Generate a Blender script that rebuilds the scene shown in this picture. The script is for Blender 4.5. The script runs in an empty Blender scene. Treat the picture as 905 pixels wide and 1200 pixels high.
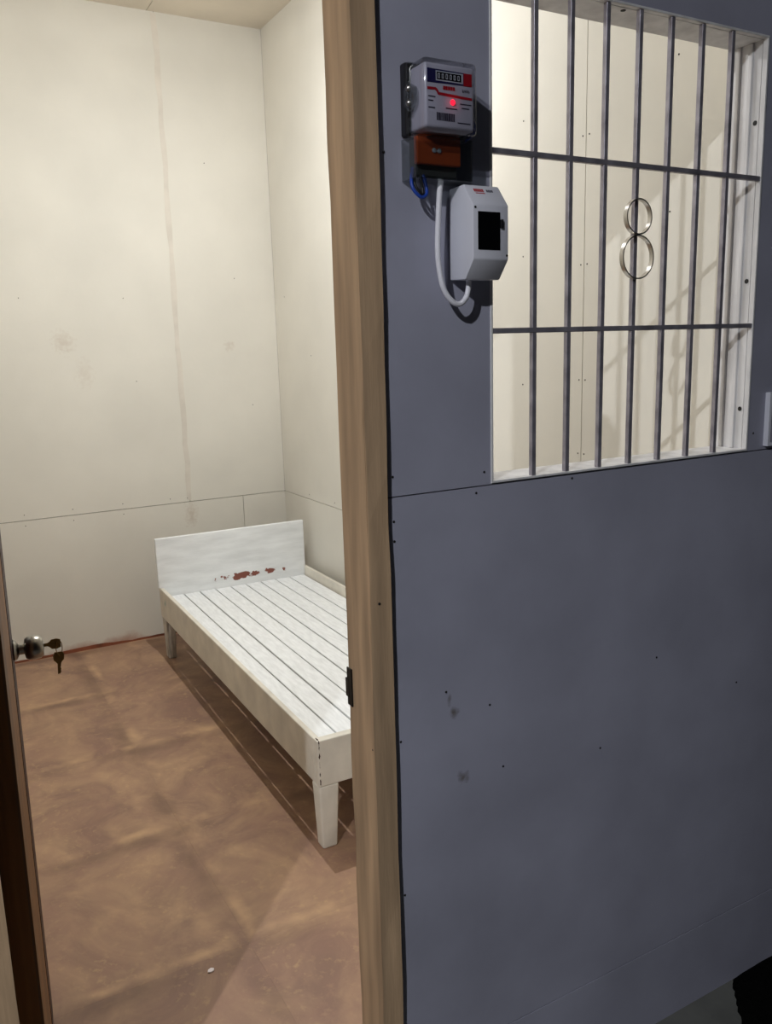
import bpy, bmesh, math, random
from mathutils import Vector, Matrix
random.seed(7)
S = bpy.context.scene
COL = S.collection

# ------------------------------------------------------------------ camera, world, exposure
def aim(yaw, pitch, roll):
    f = Vector((math.sin(yaw)*math.cos(pitch), math.cos(yaw)*math.cos(pitch), -math.sin(pitch)))
    r0 = Vector((math.cos(yaw), -math.sin(yaw), 0)); u0 = r0.cross(f)
    r = math.cos(roll)*r0 + math.sin(roll)*u0
    u = -math.sin(roll)*r0 + math.cos(roll)*u0
    return Matrix((r, u, -f)).transposed().to_4x4()
cam_d = bpy.data.cameras.new('camera'); cam = bpy.data.objects.new('camera', cam_d); COL.objects.link(cam)
cam.matrix_world = Matrix.Translation((0, -1.2254, 1.6338)) @ aim(0.50869384, 0.19543219, -0.02927954)
cam_d.sensor_width = 36; cam_d.lens = 979.136/1200*36; cam_d.clip_start = 0.02
S.camera = cam
w = bpy.data.worlds.new('night'); S.world = w; w.use_nodes = True
w.node_tree.nodes['Background'].inputs[0].default_value = (0.55, 0.62, 0.85, 1)
w.node_tree.nodes['Background'].inputs[1].default_value = 0.009
S.view_settings.view_transform = 'Standard'; S.view_settings.look = 'None'
S.view_settings.exposure = 0.0; S.view_settings.gamma = 1.0; S.view_settings.use_curve_mapping = False
ROOM_LAMP = dict(at=(1.0, 1.65, 3.02), r=0.0095, col=(0.965, 0.98, 0.99), e=33000)
HALL_LAMP = dict(at=(-1.83, -2.0, 3.38), r=0.030, col=(0.93, 0.96, 1.0), e=14400)

# ------------------------------------------------------------------ materials
def lin(c):
    return tuple((v/255/12.92 if v/255 <= .04045 else ((v/255+.055)/1.055)**2.4) for v in c) + (1,)
def mat(name, rgb, rough=.6, metal=0, var=0, scale=6, bump=0, bscale=120, spec=.5, coords='Object', stretch=(1,1,1), dark=None):
    m = bpy.data.materials.new(name); m.use_nodes = True; n = m.node_tree.nodes; l = m.node_tree.links
    b = n['Principled BSDF']; b.inputs['Roughness'].default_value = rough; b.inputs['Metallic'].default_value = metal
    b.inputs['Specular IOR Level'].default_value = spec
    b.inputs['Base Color'].default_value = lin(rgb)
    tc = n.new('ShaderNodeTexCoord'); mp = n.new('ShaderNodeMapping'); mp.inputs['Scale'].default_value = stretch
    l.new(tc.outputs[coords], mp.inputs['Vector'])
    if var:
        t = n.new('ShaderNodeTexNoise'); t.inputs['Scale'].default_value = scale; t.inputs['Detail'].default_value = 6
        l.new(mp.outputs[0], t.inputs['Vector'])
        r = n.new('ShaderNodeValToRGB'); r.color_ramp.elements[0].position = .3; r.color_ramp.elements[1].position = .7
        a = dark if dark else tuple(max(0, v*(1-var)) for v in rgb)
        r.color_ramp.elements[0].color = lin(a); r.color_ramp.elements[1].color = lin(tuple(min(255, v*(1+var*.4)) for v in rgb))
        l.new(t.outputs['Fac'], r.inputs['Fac']); l.new(r.outputs['Color'], b.inputs['Base Color'])
    if bump:
        t2 = n.new('ShaderNodeTexNoise'); t2.inputs['Scale'].default_value = bscale; t2.inputs['Detail'].default_value = 4
        l.new(mp.outputs[0], t2.inputs['Vector'])
        bp = n.new('ShaderNodeBump'); bp.inputs['Strength'].default_value = bump; bp.inputs['Distance'].default_value = .002
        l.new(t2.outputs['Fac'], bp.inputs['Height']); l.new(bp.outputs['Normal'], b.inputs['Normal'])
    return m
def emit(name, col, e):
    m = bpy.data.materials.new(name); m.use_nodes = True; n = m.node_tree.nodes; n.clear()
    o = n.new('ShaderNodeOutputMaterial'); x = n.new('ShaderNodeEmission')
    x.inputs[0].default_value = (*col, 1); x.inputs[1].default_value = e
    m.node_tree.links.new(x.outputs[0], o.inputs[0]); return m
def clear(name, tint=(.9,.9,.92), gloss=.12, rough=.05):
    m = bpy.data.materials.new(name); m.use_nodes = True; n = m.node_tree.nodes; l = m.node_tree.links; n.clear()
    o = n.new('ShaderNodeOutputMaterial'); t = n.new('ShaderNodeBsdfTransparent'); t.inputs[0].default_value = (*tint, 1)
    g = n.new('ShaderNodeBsdfGlossy'); g.inputs['Roughness'].default_value = rough
    lw = n.new('ShaderNodeLayerWeight'); lw.inputs['Blend'].default_value = .5
    pw = n.new('ShaderNodeMath'); pw.operation = 'POWER'; pw.inputs[1].default_value = 4; l.new(lw.outputs['Facing'], pw.inputs[0]); fr = pw
    ad = n.new('ShaderNodeMath'); ad.operation = 'ADD'; ad.inputs[1].default_value = gloss; ad.use_clamp = True
    mx = n.new('ShaderNodeMixShader'); l.new(fr.outputs[0], ad.inputs[0]); l.new(ad.outputs[0], mx.inputs[0])
    l.new(t.outputs[0], mx.inputs[1]); l.new(g.outputs[0], mx.inputs[2]); l.new(mx.outputs[0], o.inputs[0]); return m
def N(m): return m.node_tree.nodes, m.node_tree.links
def math_node(n, l, op, a, b=None, clamp=False):
    x = n.new('ShaderNodeMath'); x.operation = op; x.use_clamp = clamp
    for i, v in enumerate((a, b)):
        if v is None: continue
        if isinstance(v, (int, float)): x.inputs[i].default_value = v
        else: l.new(v, x.inputs[i])
    return x.outputs[0]
def mixc(n, l, fac, a, b):
    x = n.new('ShaderNodeMix'); x.data_type = 'RGBA'
    l.new(fac, x.inputs[0]) if not isinstance(fac, (int, float)) else None
    for i, v in ((6, a), (7, b)):
        if isinstance(v, tuple): x.inputs[i].default_value = v
        else: l.new(v, x.inputs[i])
    return x.outputs[2]

M = {}
M['cream'] = mat('cream_wall_paint', (224, 220, 210), .7, var=.035, scale=2.2, bump=.12, bscale=60, coords='Object', spec=.2)
M['cream_tape'] = mat('cream_joint_filler', (219, 212, 201), .75, var=.05, scale=9, bump=.1, spec=.2)
M['ceil'] = mat('ceiling_paint', (226, 216, 200), .8, var=.05, scale=3, spec=.2)
M['core'] = mat('stud_space', (70, 58, 44), .9)
M['grey'] = mat('grey_wall_paint', (160, 160, 176), .62, var=.09, scale=3.0, bump=.25, bscale=45, spec=.3)
M['post'] = mat('bare_timber', (188, 158, 126), .8, var=.18, scale=5, bump=.3, bscale=40, stretch=(6, 6, .5), spec=.15)
M['white'] = mat('white_bed_paint', (240, 242, 243), .55, var=.05, scale=30, bump=.3, bscale=55, stretch=(3, .6, 3), spec=.3)
M['whiteside'] = mat('white_rail_paint', (224, 218, 205), .6, var=.08, scale=9, bump=.2, bscale=45, spec=.3)
M['legwood'] = mat('grey_worn_leg', (196, 190, 180), .75, var=.3, scale=30, stretch=(3, 3, .4), spec=.2)
M['door_edge'] = mat('dark_stained_edge', (168, 112, 64), .6, var=.3, scale=4, stretch=(6, 6, .4), spec=.2)
M['door_panel'] = mat('brown_door_face', (138, 98, 62), .55, var=.25, scale=4, stretch=(6, 6, .4), spec=.3)
M['door_stile'] = mat('dark_red_stile', (52, 18, 14), .5, var=.2, scale=5, stretch=(6, 6, .4), spec=.3)
M['steel'] = mat('bare_steel_bar', (160, 155, 164), .45, .5, var=.2, scale=25, spec=.5)
M['chrome'] = mat('bright_steel', (176, 172, 166), .3, 1.0)
M['knob'] = mat('worn_steel_knob', (150, 146, 138), .28, 1.0)
M['brass'] = mat('dull_brass_key', (132, 104, 62), .4, .9)
M['blackmetal'] = mat('black_strike', (24, 21, 19), .5, .5)
M['frame'] = mat('white_window_frame', (224, 222, 222), .5, var=.1, scale=14, stretch=(2, 2, .5), spec=.4)
M['screw'] = mat('dark_screw', (34, 31, 30), .6, .3)
M['red_edge'] = mat('red_brown_edge', (140, 84, 62), .75, var=.3, scale=9, spec=.2)
M['hallfloor'] = mat('dark_concrete', (104, 104, 100), .85, var=.2, scale=5, bump=.3, bscale=50, spec=.2)
M['mat'] = mat('shadow_black', (14, 14, 13), 1.0, var=.3, scale=80, bump=1, bscale=200, spec=0)  # near black, colours the sheet that stands for the corridor floor shadow
M['base'] = mat('black_plastic', (20, 19, 24), .45)
M['tbase'] = mat('grey_terminal_base', (74, 74, 72), .6)
M['plate'] = mat('meter_white', (190, 188, 203), .4, var=.03, scale=20)
M['clear'] = clear('clear_plastic')
M['frost'] = clear('clear_plastic_dull', (.78, .80, .80), .10, .25)
M['orange'] = mat('orange_plastic', (196, 84, 36), .45)
M['navy'] = mat('navy_print', (28, 26, 78), .5)
M['red'] = mat('red_print', (168, 20, 34), .5)
M['ink'] = mat('dark_print', (46, 44, 62), .6)
M['digit'] = mat('pale_digit', (190, 195, 205), .6)
M['box'] = mat('white_box_plastic', (214, 214, 224), .4, spec=.5)
M['window'] = mat('black_window', (6, 6, 7), .12)
M['cable'] = mat('white_cable', (232, 230, 238), .5)
M['blue'] = mat('blue_wire', (30, 66, 160), .45)
M['led'] = emit('red_led', (1.0, .012, .035), 2.6)
M['debris'] = mat('white_scrap', (235, 225, 225), .7)
M['lamp_white'] = mat('lamp_white', (230, 230, 226), .5)
M['bulb_room'] = emit('room_bulb', ROOM_LAMP['col'], ROOM_LAMP['e'])
M['bulb_hall'] = emit('hall_bulb', HALL_LAMP['col'], HALL_LAMP['e'])

def vinyl():
    m = mat('brown_vinyl', (150, 112, 80), .5, spec=.35); n, l = N(m); b = n['Principled BSDF']
    g = n.new('ShaderNodeNewGeometry'); P = g.outputs['Position']
    def noise(sc, det=6, dist=0.0):
        t = n.new('ShaderNodeTexNoise'); t.inputs['Scale'].default_value = sc; t.inputs['Detail'].default_value = det
        t.inputs['Distortion'].default_value = dist; t.inputs['Roughness'].default_value = .62; l.new(P, t.inputs['Vector']); return t.outputs['Fac']
    def ramp(v, a, c):
        r = n.new('ShaderNodeMapRange'); r.inputs[1].default_value = a; r.inputs[2].default_value = c; l.new(v, r.inputs[0]); return r.outputs[0]
    big = ramp(noise(4.2, 8, .9), .36, .64); mid = ramp(noise(9, 8, .8), .4, .72); fine = math_node(n, l, 'MULTIPLY', ramp(noise(46, 5), .54, .70), ramp(noise(6, 3), .4, .62))
    c = mixc(n, l, big, lin((138, 106, 88)), lin((178, 142, 108)))
    c = mixc(n, l, math_node(n, l, 'MULTIPLY', mid, .6), c, lin((150, 112, 94)))
    c = mixc(n, l, math_node(n, l, 'MULTIPLY', fine, .5), c, lin((196, 160, 112)))
    # printed tile borders: a pale line on one side of each joint, a dark cloud on the other
    sx = n.new('ShaderNodeSeparateXYZ'); l.new(P, sx.inputs[0])
    br = ramp(noise(5, 3), .46, .66)
    for ax in (0, 1):
        wob = math_node(n, l, 'MULTIPLY', math_node(n, l, 'SUBTRACT', noise(9, 5), .5), .05)
        u = math_node(n, l, 'ADD', math_node(n, l, 'SUBTRACT', sx.outputs[ax], .575-6.1-.305), wob)
        d = math_node(n, l, 'SUBTRACT', math_node(n, l, 'MODULO', u, .61), .305)      # signed distance to the joint
        dk = math_node(n, l, 'MULTIPLY', math_node(n, l, 'SUBTRACT', 1.0, ramp(math_node(n, l, 'ABSOLUTE', math_node(n, l, 'ADD', d, .02)), .006, .05)), ramp(noise(3.5, 3), .38, .6))
        pale = math_node(n, l, 'MULTIPLY', math_node(n, l, 'SUBTRACT', 1.0, ramp(math_node(n, l, 'ABSOLUTE', math_node(n, l, 'SUBTRACT', d, .022)), .004, .026)), br)
        c = mixc(n, l, math_node(n, l, 'MULTIPLY', dk, .62), c, lin((112, 84, 68)))
        c = mixc(n, l, math_node(n, l, 'MULTIPLY', pale, .62), c, lin((206, 166, 122)))
    oi = n.new('ShaderNodeObjectInfo')
    hs = n.new('ShaderNodeHueSaturation'); hs.inputs['Saturation'].default_value = .95
    l.new(math_node(n, l, 'ADD', .95, math_node(n, l, 'MULTIPLY', oi.outputs['Random'], .1)), hs.inputs['Value'])
    l.new(c, hs.inputs['Color']); l.new(hs.outputs[0], b.inputs['Base Color'])
    bp = n.new('ShaderNodeBump'); bp.inputs['Strength'].default_value = .15; bp.inputs['Distance'].default_value = .002
    l.new(fine, bp.inputs['Height']); l.new(bp.outputs[0], b.inputs['Normal'])
    return m
M['vinyl'] = vinyl()

def headboard_mat():
    m = mat('white_headboard_paint', (238, 240, 241), .5, var=.06, scale=10, bump=.3, bscale=50, stretch=(.6, 3, 3), spec=.3); n, l = N(m)
    b = n['Principled BSDF']; old = b.inputs['Base Color'].links[0].from_socket
    tc = n.new('ShaderNodeTexCoord'); s = n.new('ShaderNodeSeparateXYZ'); l.new(tc.outputs['Object'], s.inputs[0])
    X, Z = s.outputs[0], s.outputs[2]
    t = n.new('ShaderNodeTexNoise'); t.inputs['Scale'].default_value = 26; t.inputs['Detail'].default_value = 5; l.new(tc.outputs['Object'], t.inputs['Vector'])
    # chipped strip of paint low on the board: centre x=.36, z follows a slight slope
    zc = math_node(n, l, 'ADD', .352, math_node(n, l, 'MULTIPLY', math_node(n, l, 'SUBTRACT', X, .36), -.02))
    dz = math_node(n, l, 'DIVIDE', math_node(n, l, 'SUBTRACT', Z, zc), .019)
    dx = math_node(n, l, 'DIVIDE', math_node(n, l, 'SUBTRACT', X, .40), .19)
    rr = math_node(n, l, 'ADD', math_node(n, l, 'POWER', math_node(n, l, 'ABSOLUTE', dz), 2.0), math_node(n, l, 'POWER', math_node(n, l, 'ABSOLUTE', dx), 2.0))
    hole = math_node(n, l, 'ADD', .56, math_node(n, l, 'MULTIPLY', math_node(n, l, 'SUBTRACT', .44, X), .45))
    v = math_node(n, l, 'ADD', math_node(n, l, 'SUBTRACT', 1.0, rr), math_node(n, l, 'MULTIPLY', math_node(n, l, 'SUBTRACT', t.outputs['Fac'], hole), 5.5))
    mk = n.new('ShaderNodeMapRange'); mk.inputs[1].default_value = -.05; mk.inputs[2].default_value = .12; l.new(v, mk.inputs[0])
    lim = n.new('ShaderNodeMapRange'); lim.inputs[1].default_value = 2.2; lim.inputs[2].default_value = 1.8; l.new(rr, lim.inputs[0])
    l.new(mixc(n, l, math_node(n, l, 'MULTIPLY', mk.outputs[0], lim.outputs[0]), old, lin((132, 78, 66))), b.inputs['Base Color'])
    return m
M['headboard'] = headboard_mat()

def foot_mat():
    m = mat('white_foot_rail_paint', (224, 218, 205), .6, var=.08, scale=9, bump=.2, bscale=45, spec=.3); n, l = N(m); b = n['Principled BSDF']
    old = b.inputs['Base Color'].links[0].from_socket; tc = n.new('ShaderNodeTexCoord'); sx = n.new('ShaderNodeSeparateXYZ'); l.new(tc.outputs['Object'], sx.inputs[0])
    t = n.new('ShaderNodeTexNoise'); t.inputs['Scale'].default_value = 55; l.new(tc.outputs['Object'], t.inputs['Vector'])
    d = math_node(n, l, 'ABSOLUTE', math_node(n, l, 'SUBTRACT', sx.outputs[0], .0045))
    wd = math_node(n, l, 'MULTIPLY', math_node(n, l, 'SUBTRACT', t.outputs['Fac'], .42), .013)
    mk = math_node(n, l, 'GREATER_THAN', wd, d)
    l.new(mixc(n, l, mk, old, lin((62, 42, 30))), b.inputs['Base Color']); return m
M['footrail'] = foot_mat()
def stained(key, spots, rgb, ns=60):
    """add small stains at world positions to a material: (x, y, z, radius, strength)"""
    m = M[key]; n, l = N(m); b = n['Principled BSDF']; g = n.new('ShaderNodeNewGeometry')
    t = n.new('ShaderNodeTexNoise'); t.inputs['Scale'].default_value = ns; t.inputs['Detail'].default_value = 4; l.new(g.outputs['Position'], t.inputs['Vector'])
    for (x, y, z, r, k, zs) in spots:
        mp = n.new('ShaderNodeMapping'); mp.vector_type = 'TEXTURE'; mp.inputs['Location'].default_value = (x, y, z); mp.inputs['Scale'].default_value = (r, r, r*zs)
        l.new(g.outputs['Position'], mp.inputs['Vector'])
        ln = n.new('ShaderNodeVectorMath'); ln.operation = 'LENGTH'; l.new(mp.outputs[0], ln.inputs[0])
        v = math_node(n, l, 'SUBTRACT', math_node(n, l, 'ADD', 1.0, math_node(n, l, 'MULTIPLY', math_node(n, l, 'SUBTRACT', t.outputs['Fac'], .5), 2.4)), ln.outputs['Value'], True)
        f = math_node(n, l, 'MULTIPLY', v, k, True)
        old = b.inputs['Base Color'].links[0].from_socket
        l.new(mixc(n, l, f, old, lin(rgb)), b.inputs['Base Color'])
ZF_ = .1725
stained('cream', [(.655, 3.03, 1.70, .06, .24, 1.0), (.74, 3.03, 1.55, .05, .14, 1.6), (1.47, 3.03, 1.66, .03, .28, 1.0), (1.205, 3.03, .80, .04, .3, 2.0)], (168, 140, 116))
stained('cream', [(.66, 3.03, ZF_, .30, .8, .13), (.80, 3.03, ZF_, .14, .6, .35)], (176, 132, 112), 9)
stained('whiteside', [(.925, 2.62, .468, .024, .8, .8)], (112, 160, 150), 40)
stained('grey', [(.817, 0, .955, .013, .9, 1.0), (.808, 0, .985, .006, .6, 3.0), (.838, 0, .816, .014, .9, 1.2)], (84, 74, 56))

# ------------------------------------------------------------------ mesh helpers
class MB:
    def __init__(s): s.bm = bmesh.new()
    def box(s, x0, y0, z0, x1, y1, z1, bev=0, seg=2):
        r = bmesh.ops.create_cube(s.bm, size=1.0, matrix=Matrix.Translation(((x0+x1)/2, (y0+y1)/2, (z0+z1)/2)) @ Matrix.Diagonal((x1-x0, y1-y0, z1-z0, 1)))
        if bev:
            es = list({e for v in r['verts'] for e in v.link_edges})
            bmesh.ops.bevel(s.bm, geom=es, offset=bev, segments=seg, affect='EDGES', profile=.5, clamp_overlap=True)
        return s
    def hexa(s, bot, top, bev=0, seg=2):
        vs = [s.bm.verts.new(p) for p in bot+top]
        F = [(3,2,1,0),(4,5,6,7)] + [(i,(i+1)%4,4+(i+1)%4,4+i) for i in range(4)]
        fs = [s.bm.faces.new([vs[i] for i in f]) for f in F]
        if bev:
            es = list({e for v in vs for e in v.link_edges})
            bmesh.ops.bevel(s.bm, geom=es, offset=bev, segments=seg, affect='EDGES', profile=.5, clamp_overlap=True)
        return s
    def prism(s, pts, vec, bev=0, seg=2):
        v = Vector(vec); a = [s.bm.verts.new(p) for p in pts]; b = [s.bm.verts.new(Vector(p)+v) for p in pts]; k = len(pts)
        s.bm.faces.new(a[::-1]); s.bm.faces.new(b)
        for i in range(k): s.bm.faces.new((a[i], a[(i+1)%k], b[(i+1)%k], b[i]))
        if bev:
            es = list({e for q in a+b for e in q.link_edges})
            bmesh.ops.bevel(s.bm, geom=es, offset=bev, segments=seg, affect='EDGES', profile=.5, clamp_overlap=True)
        return s
    def tube(s, pts, r, seg=10):
        pts = [Vector(p) for p in pts]; rings = []; n0 = None
        for i, p in enumerate(pts):
            t = (pts[min(i+1, len(pts)-1)] - pts[max(i-1, 0)]).normalized()
            if n0 is None: n0 = t.orthogonal().normalized()
            n0 = (n0 - t*n0.dot(t)).normalized(); b = t.cross(n0)
            rings.append([s.bm.verts.new(p + r*(math.cos(a)*n0 + math.sin(a)*b)) for a in [2*math.pi*k/seg for k in range(seg)]])
        for A, B in zip(rings, rings[1:]):
            for k in range(seg): s.bm.faces.new((A[k], A[(k+1)%seg], B[(k+1)%seg], B[k]))
        s.bm.faces.new(rings[0][::-1]); s.bm.faces.new(rings[-1]); return s
    def lathe(s, prof, origin, axis, seg=24):
        """prof: (radius, distance along axis); closed with caps"""
        ax = Vector(axis).normalized(); o = Vector(origin); a = ax.orthogonal().normalized(); b = ax.cross(a); rings = []
        for r, h in prof:
            rings.append([s.bm.verts.new(o + ax*h + max(r, 1e-5)*(math.cos(t)*a + math.sin(t)*b)) for t in [2*math.pi*k/seg for k in range(seg)]])
        for A, B in zip(rings, rings[1:]):
            for k in range(seg): s.bm.faces.new((A[k], A[(k+1)%seg], B[(k+1)%seg], B[k]))
        s.bm.faces.new(rings[0][::-1]); s.bm.faces.new(rings[-1]); return s
    def ring(s, c, r, half, thick, seg=48):
        """flat strip bent into a ring whose axis is y"""
        prof = [(r-thick, -half), (r, -half), (r, half), (r-thick, half)]; R = []
        for k in range(seg):
            t = 2*math.pi*k/seg
            R.append([s.bm.verts.new((c[0]+q*math.cos(t), c[1]+h, c[2]+q*math.sin(t))) for q, h in prof])
        for k in range(seg):
            A, B = R[k], R[(k+1)%seg]
            for j in range(4): s.bm.faces.new((A[j], A[(j+1)%4], B[(j+1)%4], B[j]))
        return s
    def build(s, name, m, parent=None, smooth=False, mesh_only=False):
        bmesh.ops.recalc_face_normals(s.bm, faces=s.bm.faces)
        me = bpy.data.meshes.new(name); s.bm.to_mesh(me); s.bm.free(); me.materials.append(M[m])
        if smooth:
            for p in me.polygons: p.use_smooth = True
            try: me.set_sharp_from_angle(angle=math.radians(40))
            except Exception: pass
        return link(name, me, parent)
def link(name, data, parent=None):
    o = bpy.data.objects.new(name, data); COL.objects.link(o)
    if parent: o.parent = parent
    return o
def tag(o, label=None, cat=None, group=None, kind=None):
    if label: o['label'] = label
    if cat: o['category'] = cat
    if group: o['group'] = group
    if kind: o['kind'] = kind
    return o
def empty(name, loc=(0, 0, 0), rz=0):
    o = link(name, None); o.location = loc; o.rotation_euler.z = rz; o.empty_display_size = .05; return o
def bx(name, m, parent, *c, bev=0):
    return MB().box(*c, bev=bev).build(name, m, parent)

ZF = .1725; D = 3.032; XR = 1.737; XL = -.05; ZC = 3.205; WT = .085
DX0, DX1, DZ = .028, .681, 2.27            # doorway (between posts' outer sides) and its head
WX0, WX1, WZ0, WZ1 = .9097, 1.6054, 1.387, 2.2276

# ------------------------------------------------------------------ setting
screw_me = None
def screw(parent, p, axis, r=.0023):
    global screw_me
    if screw_me is None:
        o = MB().lathe([(r, 0), (r, .0008), (r*.6, .0012)], (0, 0, 0), (0, 0, 1), 10).build('screw', 'screw', parent); screw_me = o.data
    else: o = link('screw', screw_me, parent)
    o.location = p; o.rotation_euler = Vector((0, 0, 1)).rotation_difference(Vector(axis)).to_euler()
    return o

# room floor: slab carrying vinyl tiles
fl = MB().box(XL, .012, 0, XR+.06, D+.06, ZF-.004).build('floor', 'core'); tag(fl, 'raised room floor of mottled brown vinyl tiles', 'floor', kind='structure')
xs = [XL] + [v for v in (.575-.61+.61*k for k in range(0, 4)) if XL+.01 < v < XR-.01] + [XR]
ys = [.012] + [.575+.61*k for k in range(0, 5) if .575+.61*k < D-.02] + [D]
for i in range(len(xs)-1):
    for j in range(len(ys)-1):
        MB().box(xs[i]+.00012, ys[j]+.00012, ZF-.004, xs[i+1]-.00012, ys[j+1]-.00012, ZF).build('tile', 'vinyl', fl)
# back wall
wb = MB().box(XL-.06, D+.010, 0, XR+.06, D+.07, ZC+.05).build('wall_back', 'core'); tag(wb, 'cream sheet wall behind the bed with taped joint', 'wall', kind='structure')
g = .0014
ZS = .868
for (x0, x1, z0, z1) in ((XL, 1.493-g, ZF, ZS-g), (1.493+g, XR, ZF, ZS-g), (XL, 1.203-g, ZS+g, ZC), (1.203+g, XR, ZS+g, ZC)):
    bx('panel', 'cream', wb, x0, D, z0, x1, D+.010, z1)
tp = MB(); 
zz = [ZS+.01+k*(ZC-ZS-.015)/24 for k in range(25)]
L = [(1.203-.013+random.uniform(-.005, .005), D-.0006, z) for z in zz]; R_ = [(1.203+.012+random.uniform(-.006, .006), D-.0006, z) for z in zz]
tp.prism(L + R_[::-1], (0, .0008, 0)).build('joint_tape', 'cream_tape', wb)
for p in ((.40, .895), (.62, .897), (.62, .842), (.40, .842), (.86, .896), (.86, .843), (1.10, .893), (1.19, .888), (1.40, 2.55), (1.52, 2.0), (.95, 1.9), (1.58, 1.35), (.48, 1.9), (.98, 1.5)):
    screw(wb, (p[0], D, p[1]), (0, -1, 0))
# right wall
wr = MB().box(XR+.010, 0.08, 0, XR+.07, D+.06, ZC+.05).build('wall_right', 'core'); tag(wr, 'cream sheet wall to the right of the bed', 'wall', kind='structure')
for (y0, y1, z0, z1) in ((WT, 1.89-g, ZF, ZS-g), (1.89+g, D, ZF, ZS-g), (WT, .672-g, ZS+g, ZC), (.672+g, 1.89-g, ZS+g, ZC), (1.89+g, D-.0015, ZS+g, ZC)):
    bx('panel', 'cream', wr, XR, y0, z0, XR+.010, y1, z1)
for p in ((.685, 2.20), (.659, 2.20), (.685, 1.85), (.659, 1.85), (.685, 1.52), (.659, 1.52), (.685, 1.30), (.659, 1.30), (.349, 2.315), (.36, 1.95), (.95, 2.3), (.95, 1.9), (.95, 1.5), (2.4, .892), (2.7, .892), (2.9, 1.9), (2.6, 1.6)):
    screw(wr, (XR, p[0], p[1]), (-1, 0, 0))
# left wall, ceiling
wl = MB().box(XL-.07, WT, 0, XL-.010, D+.06, ZC+.05).build('wall_left', 'core'); tag(wl, 'cream sheet wall behind the open door', 'wall', kind='structure')
for (y0, y1, z0, z1) in ((WT, 1.5-g, ZF, ZS-g), (1.5+g, D, ZF, ZS-g), (WT, 1.5-g, ZS+g, ZC), (1.5+g, D, ZS+g, ZC)):
    bx('panel', 'cream', wl, XL-.010, y0, z0, XL, y1, z1)
ce = MB().box(XL-.06, WT, ZC+.008, XR+.06, D+.06, ZC+.06).build('ceiling', 'core'); tag(ce, 'beige sheet ceiling over the room', 'ceiling', kind='structure')
for (x0, x1) in ((XL, 1.17-g), (1.17+g, XR)):
    bx('panel', 'ceil', ce, x0, WT, ZC, x1, D, ZC+.008)
# vinyl turned up along the foot of the back wall
bb = MB(); pts = []
for k in range(41):
    x = XL + (XR-XL)*k/40; pts.append((x, D, ZF+.006+.006*random.random()+.010*math.exp(-((x-.62)/.16)**2)))
bb.prism([(XL, D, ZF)] + pts + [(XR, D, ZF)], (0, -.0025, 0))
b_ = bb.build('baseboard_back', 'red_edge'); tag(b_, 'thin red brown upturned vinyl edge along back wall', 'baseboard', kind='structure')

# front wall (grey outside, cream inside)
wf = MB()
Y0, Y1 = .010, WT-.010
for c in ((-5.6, 0, -.022, 3.50), (-.022, DZ+.045, .690, 3.50), (.690, 0, WX0-.0065, 3.50), (WX0-.0065, 0, WX1+.0065, WZ0-.008), (WX0-.0065, WZ1+.008, WX1+.0065, 3.50), (WX1+.0065, 0, 3.2, 3.50)):
    wf.box(c[0], Y0, c[1], c[2], Y1, c[3])
wf = wf.build('wall_front', 'core'); tag(wf, 'grey painted sheet wall with barred window beside the doorway', 'wall', kind='structure')
ZB, ZSE = .213, 1.380
PX = .6865
bx('panel', 'grey', wf, PX, 0, .0, 3.2, .010, ZB-.0026)
bx('panel', 'grey', wf, PX, 0, ZB+.0004, 2.12, .010, ZSE-.0014)
bx('panel', 'grey', wf, 2.123, 0, ZB+.0004, 3.2, .010, ZSE-.0014)
up = MB(); up.box(PX, 0, ZSE+.0010, WX0-.002, .010, 3.50); up.box(WX1+.002, 0, ZSE+.0010, 2.12, .010, 3.50); up.box(WX0-.002, 0, WZ1+.002, WX1+.002, .010, 3.50)
up.build('panel', 'grey', wf)
bx('panel', 'grey', wf, -5.6, 0, 0, -.022, .010, 3.50)
bx('panel', 'grey', wf, -.022, 0, DZ+.045, PX, .010, 3.50)
for c in ((XL, ZF, -.022, ZC), (-.022, DZ+.045, .690, ZC), (.690, ZF, WX0-.0065, ZC), (WX0-.0065, ZF, WX1+.0065, WZ0-.008), (WX0-.0065, WZ1+.008, WX1+.0065, ZC), (WX1+.0065, ZF, XR, ZC)):
    bx('panel', 'cream', wf, c[0], Y1, c[1], c[2], WT, c[3])
for p in ((.698, 1.936), (.698, 1.415), (.698, 1.337), (.698, 1.302), (.700, .927), (.700, .614), (.932, .812), (.89, 1.405), (.872, 1.368), (.80, 1.0), (1.10, 1.372), (1.19, .78), (1.62, .83), (1.63, 1.42), (.90, .95), (1.35, .95), (1.20, 2.262)):
    screw(wf, (p[0], 0, p[1]), (0, -1, 0))

# corridor floor
hf = MB().box(-6, -4, -.06, 4.5, 0.0, 0).build('floor_corridor', 'hallfloor'); tag(hf, 'dark concrete corridor floor along the grey wall', 'floor', kind='structure')

hc = MB().box(-6, -4, 3.50, 4.5, WT, 3.56).build('ceiling_corridor', 'hallfloor'); tag(hc, 'dark ceiling over the corridor', 'ceiling', kind='structure')

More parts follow.
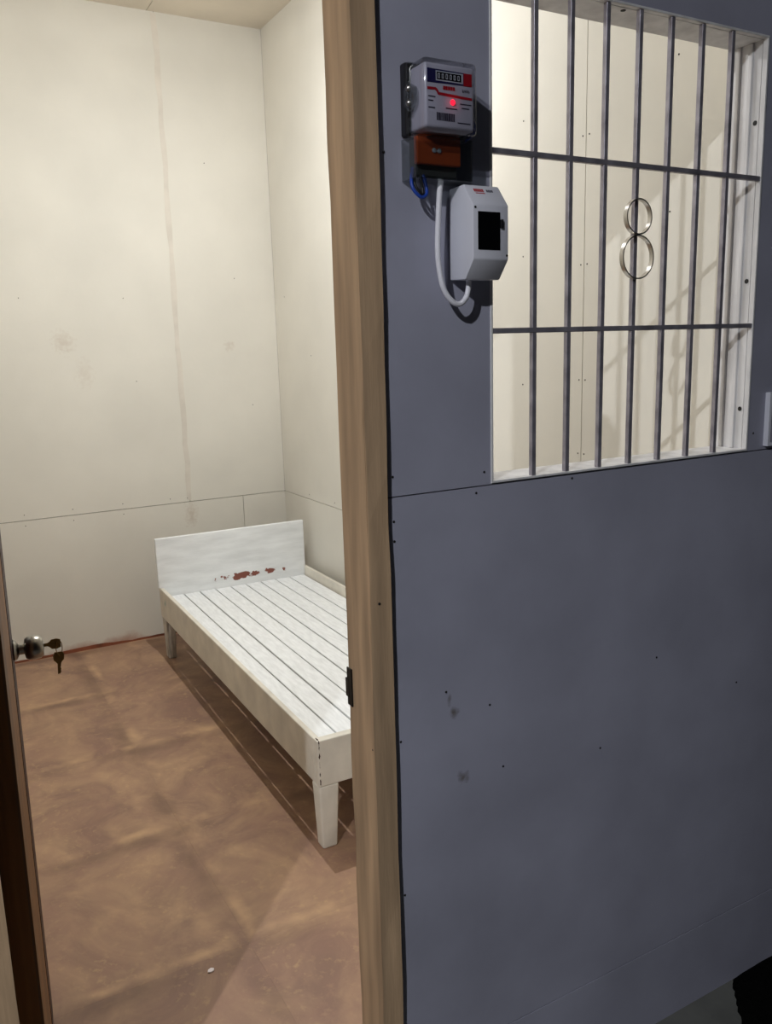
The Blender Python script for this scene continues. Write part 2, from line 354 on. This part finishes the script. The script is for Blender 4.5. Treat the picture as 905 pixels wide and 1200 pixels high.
# door frame
tr = empty('trim_1', (0, 0, 0)); tag(tr, 'bare timber frame posts around the doorway', 'door frame', kind='structure')
def rough_post(x0, x1, z0, z1):
    b = MB(); k = 26; y0, y1 = -.012, .082; rg = []
    for i in range(k+1):
        z = z0+(z1-z0)*i/k; j = lambda a=.0012: random.uniform(-a, a)
        rg.append([b.bm.verts.new(p) for p in ((x0+j(), y0+j(), z), (x1+j(.0006), y0+j(), z), (x1, y1, z), (x0+j(), y1+j(), z))])
    for A, B in zip(rg, rg[1:]):
        for q in range(4): b.bm.faces.new((A[q], A[(q+1)%4], B[(q+1)%4], B[q]))
    b.bm.faces.new(rg[0][::-1]); b.bm.faces.new(rg[-1]); 
    vert = [e for e in b.bm.edges if abs(e.verts[0].co.z-e.verts[1].co.z) > .01]
    bmesh.ops.bevel(b.bm, geom=vert, offset=.0018, segments=2, affect='EDGES')
    return b
pr = rough_post(.640, .6825, 0, DZ+.045).build('post', 'post', tr)
rough_post(-.022, DX0, 0, DZ+.045).build('post', 'post', tr)
MB().box(DX0, -.012, DZ, .640, .082, DZ+.045, bev=.002).build('header', 'post', tr)
st = MB().box(.6372, .066, .985, .6400, .084, 1.058, bev=.0006).build('strike_plate', 'blackmetal', pr)
MB().box(.6366, .076, 1.000, .6400, .090, 1.036, bev=.001).build('strike_lip', 'blackmetal', pr)
screw(pr, (.658, -.012, 1.20), (0, -1, 0)); screw(pr, (.640, -.005, .93), (-1, 0, 0), .0025)

# door leaf, swung into the room
dr = empty('door_1', (.0600, .050, ZF+.009), math.radians(90-5.3)); dr.rotation_euler.x = .010; tag(dr, 'dark brown wooden door swung open into the room', 'door', kind='structure')
LH = DZ-.012-ZF-.009
bx('leaf_core', 'door_edge', dr, 0, .004, 0, .572, .036, LH)
bx('inner_panel', 'door_panel', dr, .0, .036, 0, .572, .039, LH)
bx('outer_panel', 'door_panel', dr, .0, .0, 0.012, .405, .004, LH)
bx('lock_stile', 'door_stile', dr, .4055, -.001, 0, .573, .004, LH)
KZ = 1.050-ZF-.009
kb = MB().lathe([(.021, 0), (.022, .003), (.019, .008), (.011, .012), (.011, .0215), (.020, .0235), (.0245, .029), (.0255, .040), (.0235, .052), (.019, .0575), (.009, .059), (.009, .0565), (.001, .056)], (.512, -.001, KZ), (0, -1, 0), 32).build('door_knob', 'knob', dr, True)
MB().lathe([(.021, 0), (.022, .003), (.019, .008), (.011, .012), (.011, .0215), (.020, .0235), (.0245, .029), (.0245, .040), (.019, .0475), (.001, .048)], (.512, .039, KZ), (0, 1, 0), 32).build('door_knob', 'knob', dr, True)
bx('latch_plate', 'knob', dr, .571, .010, KZ-.03, .5735, .030, KZ+.03)
for z in (.20, 1.0, 1.85): MB().lathe([(.006, 0), (.006, .09)], (-.004, .043, z), (0, 0, 1), 12).build('hinge', 'blackmetal', dr, True)

# window frame
wn = empty('window_1', (0, 0, 0)); tag(wn, 'window opening lined with a white metal frame', 'window', kind='structure')
YA, YB = -.003, .083; t = .006
bx('window_head', 'frame', wn, WX0-t, .0105, WZ1, WX1+t, YB, WZ1+t)
sill = bx('window_sill', 'frame', wn, WX0-t, .0105, WZ0-t, WX1+t, YB, WZ0)
bx('jamb', 'frame', wn, WX0-t, .0105, WZ0, WX0, YB, WZ1)
jr = bx('jamb', 'frame', wn, WX1, .0105, WZ0, WX1+t, YB, WZ1)
bx('jamb_rib', 'frame', jr, WX1-.0045, .030, WZ0, WX1+.001, .041, WZ1, bev=.002)
bx('jamb_rib', 'frame', jr, WX1-.0045, .060, WZ0, WX1+.001, .070, WZ1, bev=.002)
for z in (2.07, 1.75, 1.475): screw(jr, (WX1, .019, z), (-1, 0, 0)).scale = (2.2, 2.2, 1)
screw(wn, (1.225, .02, WZ1), (0, 0, -1)).scale = (2.2, 2.2, 1); screw(sill, (1.13, .045, WZ0), (0, 0, 1), .004)
e = .0045
for c in ((WX0-e, WZ0-e, WX1+e, WZ0), (WX0-e, WZ1, WX1+e, WZ1+e), (WX0-e, WZ0, WX0, WZ1), (WX1, WZ0, WX1+e, WZ1)):
    bx('edge_strip', 'frame', wn, c[0], -.0025, c[1], c[2], .0095, c[3], bev=.0008)

# grille
gr = empty('window_grille', (1.26, .015, WZ0)); tag(gr, 'steel bar grille with two rings forming a figure eight', 'grille')
def G(o): o.location = -gr.location; return o
q = .0048
bars = [1.0058, 1.0877, 1.1715, 1.2529, 1.3354, 1.4197, 1.5051]
for i, x in enumerate(bars):
    G(MB().box(x-q, 0.005-q, WZ0-.0, x+q, 0.005+q, WZ1, bev=.0006, seg=1).build('vertical_bar', 'steel', gr))
for z in (1.9569, 1.6555):
    G(MB().box(WX0, .004-q, z-q, WX1, .004+q, z+q, bev=.0008, seg=1).build('crossbar', 'steel', gr))
for i, (r, z) in enumerate(((.0333, 1.8635), (.0412, 1.7890))):
    o = G(MB().ring((1.2515, -.0050, z), r, .0048, .0024).build('number_ring', 'chrome', gr, True))
    o['label'] = ('small upper ring of the figure eight', 'larger lower ring of the figure eight')[i]

# ------------------------------------------------------------------ bed
bed = empty('bed', (.8975, .83, ZF), math.radians(-1.05)); tag(bed, 'low white painted wooden slat bed with chipped headboard', 'bed')
WB = .768; ZT = .349; ZL = .206; YH = 1.872
bx('side_rail', 'whiteside', bed, 0, .0285, ZL, .018, YH+.022, ZT, bev=.003)
bx('side_rail', 'whiteside', bed, .7520, .0285, ZL, WB, YH+.022, ZT, bev=.003)
bx('foot_rail', 'footrail', bed, 0, 0, ZL, WB, .028, ZT+.002, bev=.003)
hb = MB().prism([(-.006, YH, ZT+.0005), (-.006, YH, .592), (.757, YH, .592), (.757, YH, ZT+.0005), (.751, YH, ZT+.0005), (.751, YH, .27), (.019, YH, .27), (.019, YH, ZT+.0005)], (0, .022, 0), bev=.003, seg=2)
hb.build('headboard', 'headboard', bed)
pitch = (.7445-.0325)/9
for k in range(9):
    x0 = .0325+k*pitch+.0031 if k else .0242; x1 = .0325+(k+1)*pitch-.0031 if k < 8 else .7462
    dz = random.uniform(-.0012, .0012)
    MB().box(x0, .029+random.uniform(0, .004), .288+dz, x1, YH-.001, .303+dz, bev=.0012, seg=1).build('slat', 'white', bed)
for y in (.08, .299, .516, .743, .967, 1.182, 1.393, 1.614, 1.82):
    bx('cross_batten', 'whiteside', bed, .0185, y-.019, .256, .752, y+.019, .2865)
def leg(x0, x1, y0, y1, in_x, in_y, m, top=ZL+.001):
    sx = 1 if in_x > 0 else -1
    bx0 = x0+(.006 if in_x > 0 else .010); bx1 = x1-(.010 if in_x > 0 else .006)
    by0 = y0+(.006 if in_y > 0 else .008); by1 = y1-(.008 if in_y > 0 else .006)
    b = MB(); b.hexa([(bx0, by0, 0), (bx1, by0, 0), (bx1, by1, 0), (bx0, by1, 0)], [(x0, y0, top), (x1, y0, top), (x1, y1, top), (x0, y1, top)], bev=.007, seg=3)
    return b.build('leg', m, bed, True)
leg(.0, .064, .0005, .058, 1, 1, 'whiteside'); leg(WB-.064, WB, .0005, .058, -1, 1, 'whiteside')
leg(.002, .054, YH-.045, YH+.020, 1, -1, 'legwood'); leg(WB-.054, WB-.002, YH-.045, YH+.020, -1, -1, 'legwood')

# ------------------------------------------------------------------ electricity meter
me = empty('electricity_meter', (.78, 0, 1.97)); tag(me, 'white and black electricity meter with glowing red light', 'meter')
def A(o): o.location = -me.location; return o
X0, X1, Z0, Z1 = .7305, .842, 1.958, 2.068
base = A(MB().box(X0, -.017, Z0+.002, X1, 0, Z1, bev=.003).build('base', 'base', me))
body = A(MB().box(X0+.008, -.0620, Z0+.006, X1-.011, -.0165, Z1-.010, bev=.005, seg=3).build('face_plate', 'plate', me, True))
A(MB().box(X0+.004, -.0665, Z0-.001, X1-.008, -.0172, Z1-.004, bev=.007, seg=3).build('clear_cover', 'clear', me, True))
A(MB().box(X0+.002, -.0225, Z0-.001, X1-.002, -.0175, Z1-.001, bev=.002).build('cover_flange', 'frost', me))
yf = -.0622
def pr_(name, m, pts, th=.0005, parent=None):
    return A(MB().prism([(x, yf, z) for x, z in pts], (0, -th, 0)).build(name, m, me))
pr_('blue_band', 'navy', [(.7425, 2.0285), (.8095, 2.0300), (.8095, 2.0480), (.7425, 2.0485)])
pr_('red_band', 'red', [(.8098, 2.0295), (.8250, 2.0295), (.8250, 2.0480), (.8098, 2.0480)])
pr_('counter_frame', 'digit', [(.7580, 2.0320), (.8085, 2.0320), (.8085, 2.0462), (.7580, 2.0462)], .0007)
pr_('counter_window', 'window', [(.7596, 2.0338), (.8050, 2.0338), (.8050, 2.0445), (.7596, 2.0445)], .0009)
dg = MB()
for k in range(6):
    x = .7615+k*.0073
    for (a0, b0, a1, b1) in ((0, 0, .0008, .0068), (.0028, 0, .0036, .0068), (.0008, 0, .0028, .0009), (.0008, .0059, .0028, .0068)):
        dg.box(x+a0, yf-.0013, 2.0357+b0, x+a1, yf-.0009, 2.0357+b1)
A(dg.build('counter_digits', 'digit', me))
pr_('red_curve', 'red', [(.7425, 2.0178), (.7560, 2.0185), (.7590, 2.0165), (.7620, 2.0120), (.8252, 2.0095), (.8252, 2.0132), (.7640, 2.0160), (.7610, 2.0198), (.7580, 2.0222), (.7425, 2.0220)])
lg = MB()
for k in range(5): lg.box(.7715+k*.0045, yf-.0005, 2.0205, .7715+k*.0045+.0036, yf, 2.0258)
A(lg.build('red_mark', 'red', me))
def text(body, name, m, parent, size, loc, rot=(math.pi/2, 0, 0)):
    cu = bpy.data.curves.new(name, 'FONT'); cu.body = body; cu.size = size; cu.extrude = .0002; cu.align_x = 'CENTER'; cu.align_y = 'CENTER'
    tmp = bpy.data.objects.new('t', cu); COL.objects.link(tmp)
    dgp = bpy.context.evaluated_depsgraph_get(); dat = bpy.data.meshes.new_from_object(tmp.evaluated_get(dgp)); bpy.data.objects.remove(tmp)
    dat.materials.clear(); dat.materials.append(M[m]); o = link(name, dat, parent); o.location = Vector(loc)-parent.location; o.rotation_euler = rot
    return o
text('kWh', 'unit_text', 'ink', me, .0068, (.8140, yf-.0003, 2.0215))
ln = MB()
for (x0, x1, z) in ((.744, .757, 2.008), (.744, .753, 2.002), (.744, .756, 1.992), (.803, .824, 2.002), (.806, .820, 1.996), (.776, .797, 1.9935), (.798, .822, 1.974)):
    ln.box(x0, yf-.0004, z, x1, yf, z+.0014)
o = A(ln.build('small_print', 'ink', me)); o['kind'] = 'stuff'
bc = MB(); x = .7590
while x < .7925:
    wd = random.choice((.0008, .0012, .0018)); bc.box(x, yf-.0004, 1.9755, x+wd, yf, 1.9868); x += wd+random.choice((.0005, .0008, .0011))
A(bc.build('barcode', 'ink', me))
A(MB().lathe([(.0042, 0), (.0042, .0012), (.003, .0026), (.001, .0032)], (.7888, yf, 2.0035), (0, -1, 0), 20).build('indicator_light', 'led', me, True))
gl = bpy.data.lights.new('indicator_glow', 'POINT'); gl.energy = .0030; gl.color = (1, .02, .05); gl.shadow_soft_size = .001
go = link('indicator_glow', gl, me); go.location = Vector((.7888, -.0661, 2.0035))-me.location
cl = A(MB().prism([(X0-.0045, -.018, 2.026), (X0-.0045, -.030, 2.034), (X0-.0045, -.048, 2.024), (X0-.0045, -.048, 2.004), (X0-.0045, -.034, 1.990), (X0-.0045, -.018, 2.002)], (.008, 0, 0), bev=.002).build('cover_clip', 'frost', me))
for z in (2.024, 2.003):
    o = MB().lathe([(.005, 0), (.005, .002), (.003, .004)], (X0-.0045, -.034, z), (-1, 0, 0), 12).build('clip_screw', 'chrome', cl, True)
# terminals
A(MB().box(.739, -.034, 1.9165, .823, -.024, 1.9580, bev=.002).build('terminal_block', 'orange', me))
for x in (.7705, .7800): A(MB().lathe([(.0036, 0), (.0036, .002), (.002, .0026)], (x, -.0345, 1.9375), (0, -1, 0), 12).build('terminal_screw', 'digit', me, True))
A(MB().box(.745, -.0235, 1.9005, .822, 0, 1.957, bev=.002).build('terminal_base', 'tbase', me))
tc_ = MB()
for c in ((X0, -.044, 1.893, X0+.0018, -.001, 1.9560), (X1-.005, -.044, 1.893, X1-.0032, -.001, 1.9560), (X0+.002, -.044, 1.893, X1-.0052, -.0425, 1.9560), (X0+.002, -.0424, 1.893, X1-.0052, -.001, 1.8946)): tc_.box(*c)
A(tc_.build('terminal_cover', 'frost', me))
def curve_pts(cs, n=8):
    cs = [Vector(c) for c in cs]; P = [2*cs[0]-cs[1]] + cs + [2*cs[-1]-cs[-2]]; out = []
    for i in range(1, len(P)-2):
        for k in range(n):
            t = k/n; a, b, c, d = P[i-1:i+3]
            out.append(.5*((2*b)+(-a+c)*t+(2*a-5*b+4*c-d)*t*t+(-a+3*b-3*c+d)*t**3))
    return out + [cs[-1]]
A(MB().tube(curve_pts([(.739, -.020, 1.912), (.7315, -.028, 1.889), (.7345, -.032, 1.8745), (.7470, -.034, 1.8655), (.7590, -.030, 1.875), (.7575, -.020, 1.905)]), .0028).build('blue_wire', 'blue', me, True))
A(MB().tube(curve_pts([(.744, -.020, 1.910), (.7385, -.026, 1.888), (.7460, -.030, 1.8735), (.7530, -.028, 1.8715), (.7530, -.020, 1.905)]), .0022).build('black_wire', 'base', me, True))
A(MB().tube(curve_pts([(.842, -.010, 2.000), (.8560, -.020, 1.992), (.858, -.022, 1.976), (.846, -.012, 1.962)]), .0028).build('blue_wire', 'blue', me, True))

# breaker box
bk = empty('breaker_box', (.853, 0, 1.81)); tag(bk, 'white plastic breaker box with dark window below the meter', 'breaker box')
def B(o): o.location = -bk.location; return o
bx0, bx1 = .8185, .8890
prof = [(-.004, 1.8865), (-.046, 1.8880), (-.0735, 1.8540), (-.0735, 1.7690), (-.049, 1.7385), (-.004, 1.7405)]
B(MB().prism([(bx0, y, z) for y, z in prof], (bx1-bx0, 0, 0), bev=.0022, seg=2).build('cover', 'box', bk, True))
B(MB().box(bx0+.003, -.006, 1.7435, bx1-.003, -.0, 1.8835, bev=.001).build('back_plate', 'box', bk))
B(MB().box(.8275, -.0745, 1.7835, .8715, -.0725, 1.8430, bev=.0006).build('dark_window', 'window', bk))
B(MB().box(.8720, -.0775, 1.818, .8765, -.0725, 1.832, bev=.001).build('window_catch', 'base', bk))
for p in ((.8225, 1.849), (.8855, 1.7755)): B(MB().lathe([(.002, 0), (.002, .0006)], (p[0], -.0735, p[1]), (0, -1, 0), 12).build('cover_screw', 'base', bk))
# small print on the sloped top face
sl = Vector((0, -.0275, -.0340)); sl.normalize(); up_ = Vector((0, -.0340, .0275)).normalized(); o0 = Vector((0, -.046, 1.8880))
def on_slope(name, m, rects):
    b = MB()
    for (x0, x1, d0, d1) in rects:
        b.prism([o0+sl*d0+Vector((x0, 0, 0))+up_*.00005, o0+sl*d0+Vector((x1, 0, 0))+up_*.00005, o0+sl*d1+Vector((x1, 0, 0))+up_*.00005, o0+sl*d1+Vector((x0, 0, 0))+up_*.00005], up_*.0004)
    return B(b.build(name, m, bk))
on_slope('red_mark', 'red', [(.8335+k*.0040, .8335+k*.0040+.0031, .0090, .0155) for k in range(5)] + [(.8350, .8530, .0180, .0195)])
on_slope('grey_mark', 'ink', [(.8585+k*.0034, .8585+k*.0034+.0024, .0100, .0150) for k in range(4)])
# cable
cb = MB().tube(curve_pts([(.786, -.030, 1.894), (.7830, -.030, 1.875), (.7804, -.030, 1.8434), (.7777, -.030, 1.790), (.7803, -.030, 1.7565), (.7881, -.030, 1.7254), (.8048, -.030, 1.7048), (.8210, -.030, 1.7006), (.8340, -.030, 1.7125), (.8385, -.030, 1.7300), (.8385, -.030, 1.7392)]), .0046, 12).build('power_cable', 'cable', None, True)
tag(cb, 'white cable looping from the meter into the breaker box', 'cable')

# switch plate at the right edge
sw = empty('switch_plate', (1.70, 0, 1.45)); tag(sw, 'white switch plate on the grey wall right of the barred window', 'switch')
def W(o): o.location = -sw.location; return o
fr = MB()
for c in ((1.6660, 1.389, 1.6740, 1.509), (1.7360, 1.389, 1.7440, 1.509), (1.6740, 1.389, 1.7360, 1.396), (1.6740, 1.502, 1.7360, 1.509)): fr.box(c[0], -.012, c[1], c[2], 0, c[3])
W(fr.build('plate_frame', 'box', sw)); W(MB().box(1.674, -.008, 1.396, 1.736, 0, 1.502).build('plate', 'grey', sw))
W(MB().box(1.688, -.013, 1.425, 1.722, -.007, 1.475, bev=.002).build('rocker', 'box', sw))

# black sheet laid as a painted shadow in the corner of the corridor floor
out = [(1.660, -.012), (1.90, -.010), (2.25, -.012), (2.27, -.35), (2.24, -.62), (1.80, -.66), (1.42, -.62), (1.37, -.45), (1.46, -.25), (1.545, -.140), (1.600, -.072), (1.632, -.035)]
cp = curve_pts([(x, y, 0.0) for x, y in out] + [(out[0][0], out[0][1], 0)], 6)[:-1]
mt = MB().prism([(p.x+random.uniform(-.004, .004), min(-.004, p.y+random.uniform(-.004, .004)), .0005) for p in cp], (0, 0, .014)).build('shadow_sheet', 'mat'); tag(mt, 'black sheet standing for a shadow on the corridor floor against the grey wall', 'mat')

# keys in the knob
kd = Vector((math.cos(math.radians(90-5.3)), math.sin(math.radians(90-5.3)), 0)); ko = Vector((kd.y, -kd.x, 0))   # leaf direction, outward from face
kp = Vector((.0600+.0087, .050, 1.050)) + kd*.512
def key(name, label, origin, ax, up, group):
    ax = Vector(ax).normalized(); up = Vector(up).normalized(); sd = ax.cross(up)
    prof = [(-.030, -.003), (-.008, -.003), (-.004, -.006), (.0, -.010), (.010, -.011), (.0175, -.008), (.0175, .008), (.010, .011), (.0, .010), (-.004, .006), (-.008, .004), (-.014, .0035), (-.016, .0025), (-.019, .0042), (-.022, .003), (-.025, .0042), (-.030, .0015)]
    o = MB().prism([ax*a + up*b - sd*.0009 for a, b in prof], sd*.0018).build(name, 'brass'); o.location = Vector(origin)
    tag(o, label, 'key', group); return o
key('key', 'brass key pushed into the steel door knob', kp+ko*.075, ko, (0, 0, 1), 'door keys')
key('key', 'brass key hanging from a ring below the door knob', kp+ko*.0855+Vector((0, 0, -.036)), (.05, 0, 1), ko, 'door keys')
rg = []
rc = kp+ko*.0885+Vector((0, 0, -.010))
for k in range(25):
    a = 2*math.pi*k/24; rg.append(rc + ko*(.0062*math.cos(a)) + Vector((0, 0, .0165*math.sin(a))) + kd*(.003*math.cos(a)))
kr = MB().tube(rg, .0009, 6).build('key_ring', 'brass', None, True); tag(kr, 'small wire ring joining the two keys at the knob', 'key ring')

# paper scrap on floor
sc = MB().prism([(.452, .530, ZF), (.459, .526, ZF), (.468, .529, ZF), (.470, .536, ZF), (.464, .541, ZF), (.456, .538, ZF)], (0, 0, .003), bev=.001).build('paper_scrap', 'debris'); tag(sc, 'tiny white scrap of paper lying on the brown floor', 'paper')

# ------------------------------------------------------------------ lamps
def lamp(name, label, c, zc, bm, dome=.45):
    o = empty(name, (c['at'][0], c['at'][1], zc)); tag(o, label, 'lamp')
    zb = c['at'][2]-zc; r = c['r']
    MB().lathe([(.055, 0), (.055, -.012), (.02, -.02)], (0, 0, 0), (0, 0, 1)).build('ceiling_rose', 'lamp_white', o, True)
    MB().lathe([(.017, -.02), (.017, zb+.05), (r+.004, zb+.03), (r+.004, zb+.0005)], (0, 0, 0), (0, 0, 1)).build('lamp_holder', 'lamp_white', o, True)
    b = bmesh.new(); bmesh.ops.create_uvsphere(b, u_segments=24, v_segments=14, radius=r)
    bmesh.ops.bisect_plane(b, geom=b.verts[:]+b.edges[:]+b.faces[:], plane_co=(0, 0, 0), plane_no=(0, 0, 1), clear_outer=True)
    bmesh.ops.scale(b, vec=(1, 1, dome), verts=b.verts); bmesh.ops.translate(b, vec=(0, 0, zb), verts=b.verts)
    d = bpy.data.meshes.new('bulb'); b.to_mesh(d); b.free(); d.materials.append(M[bm]); link('bulb', d, o)
    return o
lamp('ceiling_lamp', 'bare bulb hanging from the ceiling over the bed', ROOM_LAMP, ZC, 'bulb_room')
lamp('corridor_lamp', 'bare bulb hanging in the corridor left of the doorway', HALL_LAMP, 3.50, 'bulb_hall')
